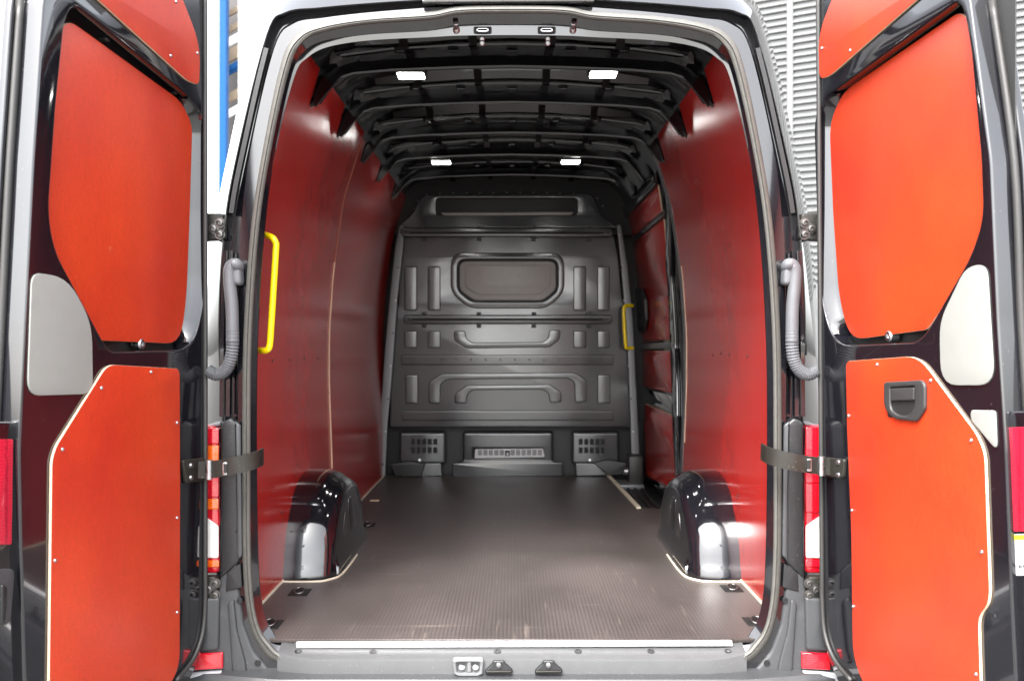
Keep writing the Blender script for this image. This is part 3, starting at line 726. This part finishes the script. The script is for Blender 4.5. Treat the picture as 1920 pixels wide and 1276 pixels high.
# ------------------------------------------------------------------ rear corners: lights, covers, bumper
def mir(pix, s): return pix if s < 0 else [(1921 - p[0],) + tuple(p[1:]) for p in pix]
for s in (-1, 1):
    side = "left" if s < 0 else "right"
    tl = plateY("tail_light", mir([(352, 792), (408, 795), (420, 808), (422, 1060), (416, 1068), (352, 1070)], s), .056, .045, .012, M['red_lens'], van, r=.012, label=f"red tail light behind the {side} door")
    segs = [(802, 832, 'red_lens'), (834, 864, 'orange_lens'), (884, 932, 'red_lens'), (934, 954, 'orange_lens')] if s < 0 else [(800, 905, 'red_lens'), (906, 960, 'red_lens')]
    for y0, y1, mt in segs: plateY("light_chamber", mir(rect(356, y0, 411, y1), s), .0112, .006, .002, M[mt], tl, r=.006)
    plateY("light_chamber", mir([(356, 964), (378, 962), (411, 985), (411, 1044), (356, 1046)], s), .0112, .0065, .002, M['white_lens'], tl, r=.006)
    plateY("light_chamber", mir(rect(356, 1049, 412, 1062), s), .0112, .006, .002, M['orange_lens' if s < 0 else 'red_lens'], tl, r=.006)
    cc = plateY("corner_cover", mir([(423, 792), (428, 786), (440, 780), (454, 792), (458, 1045), (424, 1075), (421, 1070)], s), .03, .045, .008, M['plastic_dark'], van, r=.01)
    plateY("lit_facet", mir([(442, 788), (453, 796), (456, 1040), (446, 1050)], s), -.013, .012, .005, M['plastic'], cc, r=.006)  # lit side of the cover, its light put into a paler plastic
    lc_ = plateY("bumper_corner", mir([(360, 1120), (386, 1120), (417, 1112), (424, 1066), (454, 1042), (458, 1090), (468, 1160), (486, 1208), (516, 1244), (560, 1262), (560, 1310), (360, 1310)], s), .05, .058, .012, M['plastic'], van, r=.012, label=f"grey plastic bumper corner under the {side} tail light")
    plateY("corner_rib", mir([(428, 1128), (440, 1120), (446, 1180), (462, 1240), (470, 1300), (440, 1300)], s), -.006, .012, .006, M['plastic'], lc_, r=.012)
    plateY("corner_rib", mir([(366, 1122), (414, 1116), (412, 1216), (366, 1218)], s), -.006, .014, .008, M['plastic'], lc_, r=.012)
    plateY("corner_step", mir([(426, 1072), (452, 1054), (455, 1100), (424, 1108)], s), -.006, .006, .003, M['plastic_dark'], lc_, r=.006)
    plateY("bumper_reflector", mir([(366, 1222), (420, 1220), (420, 1250), (366, 1253)], s), -.007, .014, .004, M['red_lens'], lc_, r=.004)
    plateY("bumper_end", mir([(352, 1256), (421, 1252), (418, 1310), (352, 1310)], s), .0, .03, .008, M['bumper'], lc_, r=.008)
    for a, b in ((446, 995), (447, 1075), (449, 1125), (483, 1242), (535, 1268)):
        pp = P(a if s < 0 else 1921 - a, b, -.014 if b < 1050 else -.009); stud("screw", pp, (0, -1, 0), [(.010, 0), (.009, .003), (.005, .003), (.004, .001)], M['plastic_dark'], lc_)
    # hinges on the body
    for yy, y1 in ((402, 455), (1076, 1132)):
        hp = plateY("hinge_plate", mir([(372, yy), (424 if yy < 500 else 412, yy), (427 if yy < 500 else 414, y1 - 4), (372, y1)], s), .04 if yy < 500 else .022, .03, .005, M['strap'], van, r=.012)
        for a, b in ((413, yy + 16), (401, yy + 27), (413, yy + 38)):
            q = P((a if yy < 500 else a - 8) if s < 0 else 1921 - (a if yy < 500 else a - 8), b, .01 if yy < 500 else -.008)
            stud("bolt", q, (0, -1, 0), BOLT, M['bolt'], hp)
    # cable gaiter
    gp = [(446, 505), (444, 497), (437, 496), (431, 506), (431, 530), (435, 575), (436, 618), (436, 650), (431, 678), (420, 696), (405, 702), (390, 694)]
    gp = [P(a if s < 0 else 1921 - a - (0), b, -.035 + (.03 if i == 0 else 0)) for i, (a, b) in enumerate(gp)]
    path = crom(gp[:8], 4)
    sweep("cable_gaiter", path[:-1], circle(.019, 12), M['gaiter'], van, smooth=True, label=f"grey cable gaiter by the {side} door hinge")
    gparent = COL.objects[-1]
    pth = crom(gp[6:], 16)
    sc_ = [1.0 if i % 3 else .84 for i in range(len(pth))]
    sweep("gaiter_bellows", pth, circle(.0195, 12), M['gaiter'], gparent, scale=sc_, smooth=25)
    plateY("gaiter_cap", mir([(436, 490), (448, 490), (458, 502), (460, 535), (446, 537), (440, 520)], s), -.0, .045, .01, M['gaiter'], gparent, r=.012)
    # ribbed strips down the pillar
    for a in (418, 430):
        sweep("pillar_ridge", [P(x if s < 0 else 1921 - x, y_, .002) for x, y_ in ((a + 4, 470), (a + 1, 560), (a - 1, 640), (a - 2, 780))], rsec(.012, .012), M['paint'], van, side=VX)
# bumper across
V = []; Fc = []
prof = [(.05, -.075), (-.045, -.080), (-.075, -.086), (-.085, -.10), (-.09, -.16), (-.07, -.30)]
xs = [-1.0 + 2.0 * i / 20 for i in range(21)]
for x in xs:
    k = max(0, abs(x) - .7) / .3
    for y, z in prof: V.append((x, y + .06 * k, F + z))
m_ = len(prof)
for i in range(20):
    for j in range(m_ - 1): Fc.append((i * m_ + j, i * m_ + j + 1, (i + 1) * m_ + j + 1, (i + 1) * m_ + j))
from_data("bumper", V, Fc, M['plastic'], van, 30, "grey plastic bumper step below the sill")

# ------------------------------------------------------------------ rear doors
TH = R(11)
def door(s):
    c, si = math.cos(TH), math.sin(TH)
    H = Vector((s * .928, 0, F))
    e = Vector((s * si, -c, 0))                   # hinge -> free edge
    inw = Vector((-s * c, -si, 0))                # towards the middle of the van
    ux = e if s > 0 else -e                       # local x so that (ux, z, inw) is right handed
    o = Vector((0, -D0, CZ))
    side = "left" if s < 0 else "right"
    def uv(px, py, w_=0.0):
        ray = Vector(((px - CX) / FPX, 1, -(py - CY) / FPX))
        q = H + inw * w_
        t = (q - o).dot(inw) / ray.dot(inw)
        p = o + ray * t
        return ((p - H).dot(ux), (p - H).z)
    def pos(px, py, w_): a, b = uv(px, py, w_); return H + ux * a + VZ * b + inw * w_
    def pl(name, pix, w0, th, bevel, mat, parent, r=.02, holes=(), edge=None, label=None, at=None, smooth=40):
        at = w0 + th if at is None else at
        cv = lambda poly: fillet([uv(p[0], p[1], at) + tuple(p[2:]) for p in poly], r, 5)
        me = flat_mesh(cv(pix), [cv(h) for h in holes], th, bevel, 3)
        place(me, H + inw * w0, ux, VZ, inw)
        if edge: edge_slots(me, [mat, edge], inw)
        return link(name, me, mat, parent, smooth, label)
    T = .060
    if s < 0:
        face = [(391, -60, .05), (391, 1150, .18), (383, 1215, .1), (345, 1300), (60, 1420), (46, 1276), (41, 1100), (36, 850), (47, 600), (62, 300), (82, 0), (95, -60)]
        opening = [(122, 40, .05), (138, 8, .05), (356, 180, .06), (386, 225, .05), (387, 400), (384, 560, .1), (362, 655, .12), (206, 660, .05), (188, 628, .1), (104, 470, .12), (92, 400, .12), (106, 200)]
        recess = [(108, 62, .03), (130, 38, .05), (340, 190, .08), (361, 232, .1), (356, 400), (350, 560, .15), (338, 644, .12), (190, 638, .06), (180, 630, .1), (90, 470, .12), (80, 400, .12), (94, 200)]
        upper = [(128, -60), (178, -6, .02), (352, 152, .03), (374, 160, .02), (376, 85, .12), (342, -4, .05), (318, -60)]
        cover = [[(60, 510, .03), (128, 520, .06), (173, 606, .05), (175, 738, .04), (52, 742, .04)]]
        lower = [(202, 683, .03), (337, 691, .02), (338, 900), (337, 1255, .08), (300, 1310), (92, 1360), (94, 1200), (98, 862, .08), (106, 836, .05)]
        screws_l = [(190, 727), (283, 697), (332, 792), (117, 842), (103, 1050), (332, 970), (332, 1147)]
        screws_u = [(320, 105), (370, 100), (330, 4)]
        stops = [(188, 68), (318, 168), (252, 645)]; stud_p = (360, 384)
    else:
        face = [(1529, -60, .05), (1531, 300), (1537, 1150, .18), (1545, 1215, .1), (1580, 1300), (1900, 1420), (1905, 1276), (1896, 1100), (1886, 850), (1871, 600), (1858, 300), (1818, 0), (1808, -60)]
        opening = [(1808, 26, .04), (1796, 2, .04), (1548, 182, .06), (1529, 225, .05), (1534, 400), (1541, 575, .1), (1566, 648, .12), (1716, 642, .05), (1736, 624, .1), (1820, 478, .12), (1842, 410, .12), (1838, 296), (1820, 99)]
        recess = [(1822, 50, .03), (1802, 20, .05), (1580, 172, .08), (1555, 232, .1), (1562, 400), (1573, 560, .12), (1594, 637, .12), (1735, 618, .06), (1742, 612, .1), (1834, 478, .12), (1856, 410, .12), (1850, 296), (1834, 99)]
        upper = [(1780, -60), (1730, -10, .02), (1556, 142, .03), (1536, 150, .03), (1534, 66, .12), (1560, -4, .08), (1590, -60)]
        cover = [[(1761, 602, .04), (1810, 500, .08), (1850, 494, .04), (1864, 722, .05), (1763, 722, .06)], [(1819, 768, .02), (1866, 769, .01), (1869, 845, .02), (1820, 787, .02)]]
        lower = [(1586, 677, .02), (1722, 667, .05), (1832, 815, .04), (1846, 850, .08), (1855, 1110, .05), (1852, 1132, .03), (1834, 1156, .06), (1840, 1360), (1640, 1320), (1599, 1240, .08), (1596, 1000), (1588, 800)]
        screws_l = [(1645, 683), (1745, 713), (1821, 825), (1841, 1034), (1830, 1263), (1591, 779), (1597, 956), (1600, 1136)]
        screws_u = [(1541, 91), (1594, 95), (1632, -4)]
        stops = [(1733, 52), (1597, 155), (1680, 630)]; stud_p = (1556, 370)
    d = pl("rear_door", face, -T, T, .006, M['paint'], van, holes=[opening], label=f"glossy black {side} rear door standing open")
    # outer skin behind, reaching past the free edge
    fr = [uv(*p[:2]) for p in face]
    us = [a for a, b in fr]; sgn = 1 if s > 0 else -1
    U = max(abs(a) for a in us)
    fe0 = sorted([p for p in face if (p[0] < 100 if s < 0 else p[0] > 1800)], key=lambda p: -p[1])
    fpts = [uv(p[0], p[1]) for p in fe0]
    sk = [(0.0, 2.0), (0.0, -.18)] + [(a + sgn * (.07 if b < .8 else .022), b) for a, b in fpts] + [(fpts[-1][0] + sgn * .012, 2.0)]
    sk = sk if s < 0 else sk[::-1]
    me = flat_mesh(fillet(sk, .04), [], .02, .004, 2); place(me, H + inw * (-T - .024), ux, VZ, inw)
    link("outer_skin", me, M['paint'], d, 40)
    # seal along the free edge
    fe = [p for p in face if (p[0] < 100 if s < 0 else p[0] > 1800)]
    fe = sorted(fe, key=lambda p: p[1])
    pts = []
    for p in fe[1:-1]:
        a, b = uv(p[0], p[1]); pts.append(H + ux * (a + sgn * .004) + VZ * b + inw * (-T + .004))
    sweep("edge_seal", crom(pts, 6), circle(.009, 10), M['rubber_black'], d, smooth=True)
    # rounded bead along the hinge edge, added to block the tail light's reflection
    hx0 = 385 if s < 0 else 1536
    sweep("hinge_bead", crom([pos(hx0 + (0 if s < 0 else (b - 300) * .0065), b, .004) for b in (-50, 300, 700, 1060, 1120)] + [pos(a if s < 0 else 1926 - a, b, .004) for a, b in ((380, 1185), (362, 1235), (330, 1275))], 4), circle(.007, 10), M['rubber_black'], d, smooth=True)
    # lower flange that carries the reflector
    fl = [(-30, 790), (33, 790), (30, 900), (38, 1090), (44, 1276), (44, 1330), (-60, 1330)] if s < 0 else [(1960, 770), (1890, 770), (1893, 850), (1902, 1100), (1908, 1276), (1908, 1330), (1990, 1330)]
    pl("door_flange", fl, -.045, .03, .006, M['paint'], d, r=.02)
    rf = [(-24, 822), (25, 823), (22, 1020), (-24, 1021)] if s < 0 else [(1891, 801), (1945, 799), (1945, 995), (1897, 996)]
    rp = pl("reflector", rf, -.015, .003, .001, M['refl'], d, r=.004, label=f"red honeycomb reflector on the {side} door edge")
    # panels
    oo = [uv(p[0], p[1]) for p in opening]; u0, u1, v0, v1 = min(a for a, b in oo) - .03, max(a for a, b in oo) + .03, min(b for a, b in oo) - .03, max(b for a, b in oo) + .03
    me = flat_mesh([Vector(p) for p in ((u0, v0), (u1, v0), (u1, v1), (u0, v1))], [], .003, .0005, 1); place(me, H + inw * (-T - .0035), ux, VZ, inw)
    link("recess_floor", me, M['bulk_dark'], d)
    pl("door_panel", recess, -.038, .009, .001, M['ply_door'], d, edge=M['edge'], label="orange-red plywood sheet set in the door recess")
    # slanting wall of the recess on the hinge side
    ringp = fillet([uv(p[0], p[1]) + tuple(p[2:]) for p in opening], .02, 8)
    area = sum(a.x * b.y - b.x * a.y for a, b in zip(ringp, ringp[1:] + ringp[:1]))
    if area < 0: ringp.reverse()
    k = len(ringp); umax = min(p.x * sgn for p in ringp)
    keep = [i for i in range(k) if ringp[i].x * sgn < umax + .10]
    st_ = next(i for i in keep if (i - 1) % k not in keep)
    seq = []
    i = st_
    while i in keep and len(seq) < k: seq.append(i); i = (i + 1) % k
    V = []; Fc = []
    for q, i in enumerate(seq):
        t = ringp[(i + 1) % k] - ringp[i - 1]; nn = Vector((-t.y, t.x)).normalized()
        f = min(1, q / 4, (len(seq) - 1 - q) / 4)
        for a, wq in ((-.002, -.002), (.006, -.008), (.022 * f + .002, -.03), (.045 * f + .002, -.055), (.06 * f + .002, -.058)):
            p2 = ringp[i] + nn * a; V.append(H + ux * p2.x + VZ * p2.y + inw * wq)
    for q in range(len(seq) - 1):
        for j in range(4): Fc.append((q * 5 + j, q * 5 + j + 1, q * 5 + j + 6, q * 5 + j + 5))
    from_data("recess_wall", V, Fc, M['paint'], d, 70)
    pu = pl("door_panel", upper, .0005, .007, .0015, M['ply_door'], d, edge=M['edge'], label="small red plywood panel at the top of the door")
    pw = pl("door_panel", lower, .0005, .0075, .001, M['ply_door'], d, edge=M['edge'], label="large orange plywood panel at the foot of the door")
    for k, cvp in enumerate(cover): pl("pocket_cover", cvp, .0003, .004, .0018, M['grey_cover'], d, label="pale grey cover plate" if k == 0 else "small pale grey corner cover")
    for a, b in screws_l: stud("screw", pos(a, b, .008), inw, SCREW, M['metal'], d)
    for a, b in screws_u: stud("screw", pos(a, b, .0075), inw, SCREW, M['metal'], d)
    for a, b in stops:
        stud("rubber_stop", pos(a, b, -.052), inw, [(.016, 0), (.016, .022), (.012, .026), (.007, .026), (.007, .02)], M['rubber_black'] if b < 600 else M['metal'], d, label=None)
    stud("rubber_stop", pos(*stud_p, -.045), (inw - e * .8), [(.015, 0), (.015, .008), (.011, .012), (.006, .012), (.005, .006)], M['strap'], d)
    # check strap with its bracket
    if s < 0:
        bp_ = [(344, 862), (385, 858), (386, 900), (350, 906)]; sp = [(372, 880), (392, 880), (410, 878), (440, 872), (465, 866), (484, 860), (493, 855)]
    else:
        bp_ = [(1538, 856), (1582, 860), (1580, 896), (1538, 892)]; sp = [(1560, 874), (1540, 873), (1520, 871), (1490, 866), (1462, 860), (1440, 853), (1428, 846)]
    br = pl("strap_bracket", bp_, 0.0005, .012, .003, M['strap'], d, r=.01)
    for k, (a, b) in enumerate([(358, 872), (358, 895)] if s < 0 else [(1572, 866), (1572, 890)]): stud("bolt", pos(a, b, .0125), inw, [(.008, 0), (.007, .005), (.004, .006)], M['metal'], br)
    Ys = [-.10, -.10, -.11, -.12, -.11, -.08, -.03]
    path = crom([P(a, b, y_) for (a, b), y_ in zip(sp, Ys)], 5)
    pk = sweep("check_strap", path, rsec(.050, .006), M['strap'], d, side=VZ, smooth=40, label=f"dark metal check strap holding the {side} door")
    q = P(sp[1][0], sp[1][1], -.105)
    stud("strap_knuckle", q - VZ * .028, VZ, [(.011, 0), (.011, .056), (.006, .056)], M['metal'], d)
    hx = sp[2][0] + (8 if s < 0 else -8)
    plateY("strap_slot", rect(hx, sp[2][1] - 12, hx + 9, sp[2][1] + 12), -.117, .006, .001, M['metal'], d, r=.004)
    plateY("strap_hole", rect(hx + (2 if s < 0 else 1), sp[2][1] - 9, hx + 8, sp[2][1] + 8), -.1235, .002, .0005, M['hole'], d, r=.003)
    if s > 0:
        hp_ = pl("pull_handle", [(1656, 716, .01), (1727, 712, .01), (1733, 722, .02), (1733, 766), (1717, 790, .01), (1674, 785, .02), (1656, 764, .02)], .0079, .010, .004, M['handle'], d, r=.01,
                 holes=[[(1668, 726, .005), (1714, 723, .005), (1714, 764, .02), (1704, 778, .02), (1684, 779, .02), (1668, 768, .03)]], label="dark plastic pull handle recessed in the right door panel")
        pl("handle_cup", [(1664, 722), (1718, 720), (1718, 782), (1664, 782)], .0081, .002, .0005, M['bulk_dark'], hp_, r=.01)
        pl("handle_flap", [(1669, 728), (1713, 726), (1713, 750), (1669, 751)], .0102, .007, .003, M['handle'], hp_, r=.004)
        stk = pl("sticker", [(1897, 1001), (1950, 1000), (1950, 1078), (1903, 1078)], -.015, .0015, .0003, M['white'], d, r=.003, label="white and yellow sticker on the right door edge")
        pl("sticker_band", [(1898, 1002), (1949, 1001), (1949, 1010), (1898, 1012)], -.0135, .0006, .0001, M['yellow_ink'], stk, r=.001)
        for k in range(7): pl("barcode_bar", rect(1906 + k * 4, 1058, 1908 + k * 4 + (k % 2), 1064), -.0135, .0006, .0001, M['ink'], stk, r=0)
    else:
        lt = pl("door_latch", [(-30, 1066), (26, 1066), (29, 1075), (22, 1160), (14, 1172), (-30, 1172)], -.015, .012, .005, M['plastic'], d, r=.02, label="grey latch housing on the left door edge")
        pl("latch_bar", [(4, 1094), (13, 1098), (16, 1104), (12, 1166), (3, 1172)], -.004, .010, .004, M['plastic_dark'], lt, r=.01)
    return d
door(-1); door(1)

# ------------------------------------------------------------------ buildings behind
wh = bpy.data.objects.new("warehouse", None); COL.objects.link(wh)
wh["label"] = "grey corrugated metal warehouse wall behind the right door"; wh["category"] = "warehouse"
dirv = Vector((.88, -.475, 0)).normalized(); base = P(1482, 200, 7.4); base.z = 0
nrm = Vector((dirv.y, -dirv.x, 0))
if nrm.y > 0: nrm = -nrm
def cladding(u0, u1):
    V = []; Fc = []; pitch = .076; zz = 2.2
    zs = []
    while zz < 8:
        for t, h in ((0, 0), (.12, .028), (.48, .028), (.60, 0)): zs.append((zz + t * pitch, h))
        zz += pitch
    for z, h in zs:
        for u in (u0, u1):
            p = base + dirv * u + nrm * h; V.append((p.x, p.y, z))
    V += [tuple(base + dirv * u0), tuple(base + dirv * u1)]
    for i in range(len(zs) - 1): Fc.append((2 * i, 2 * i + 1, 2 * i + 3, 2 * i + 2))
    nV = len(V); Fc.append((nV - 2, nV - 1, 1, 0))
    return from_data("cladding_sheet", V, Fc, M['cladding'], wh)
cladding(-1.2, -.036); cladding(.036, 1.2); cladding(1.27, 4.2)
def uprights(u):
    p = base + dirv * u
    V = []
    for z in (0, 8):
        for a, h in ((-.036, -.004), (-.036, .03), (-.026, .036), (.026, .036), (.036, .03), (.036, -.004)): q = p + dirv * a + nrm * h; V.append((q.x, q.y, z))
    Fc = [(i, i + 1, i + 7, i + 6) for i in range(5)]
    from_data("joint_cover", V, Fc, M['cladding'], wh)
uprights(0); uprights(1.235)
for i in range(40):
    z = 2.3 + i * .152
    for u in (-.07, .07):
        p = base + dirv * u + nrm * .022; stud("screw", (p.x, p.y, z), nrm, RIVET, M['metal'], wh)

bd = bpy.data.objects.new("loading_shed", None); COL.objects.link(bd)
bd["label"] = "white and blue steel shed with slatted bays behind the left door"; bd["category"] = "shed"
def bplate(name, pix, Y, th, mat, r=0): return plateY(name, pix, Y, th, .002, mat, bd, r=r)
bplate("wall_panel", [(330, -120), (416, -120), (416, 640), (330, 640)], 8.5, .2, M['wall_white'])
bplate("steel_post", [(418, -120), (430, -120), (428, 700), (416, 700)], 8.3, .12, M['blue'])
bplate("wall_panel", [(456, -120), (640, -120), (640, 640), (456, 640)], 8.5, .2, M['wall_white'])
bplate("bay_back", [(410, -120), (470, -120), (470, 640), (410, 640)], 9.2, .05, M['grey_box'])
for y0, h, mt in ((-16, 9, 'wood'), (15, 11, 'wood'), (44, 13, 'wood'), (66, 16, 'wall_white'), (88, 24, 'wood'), (118, 12, 'blue'), (132, 3, 'blue'), (170, 18, 'wood'), (200, 14, 'wall_white')):
    bplate("slat", [(428, y0 + 8), (458, y0 - 8), (458, y0 - 8 + h), (428, y0 + 8 + h)], 8.7, .04, M[mt])
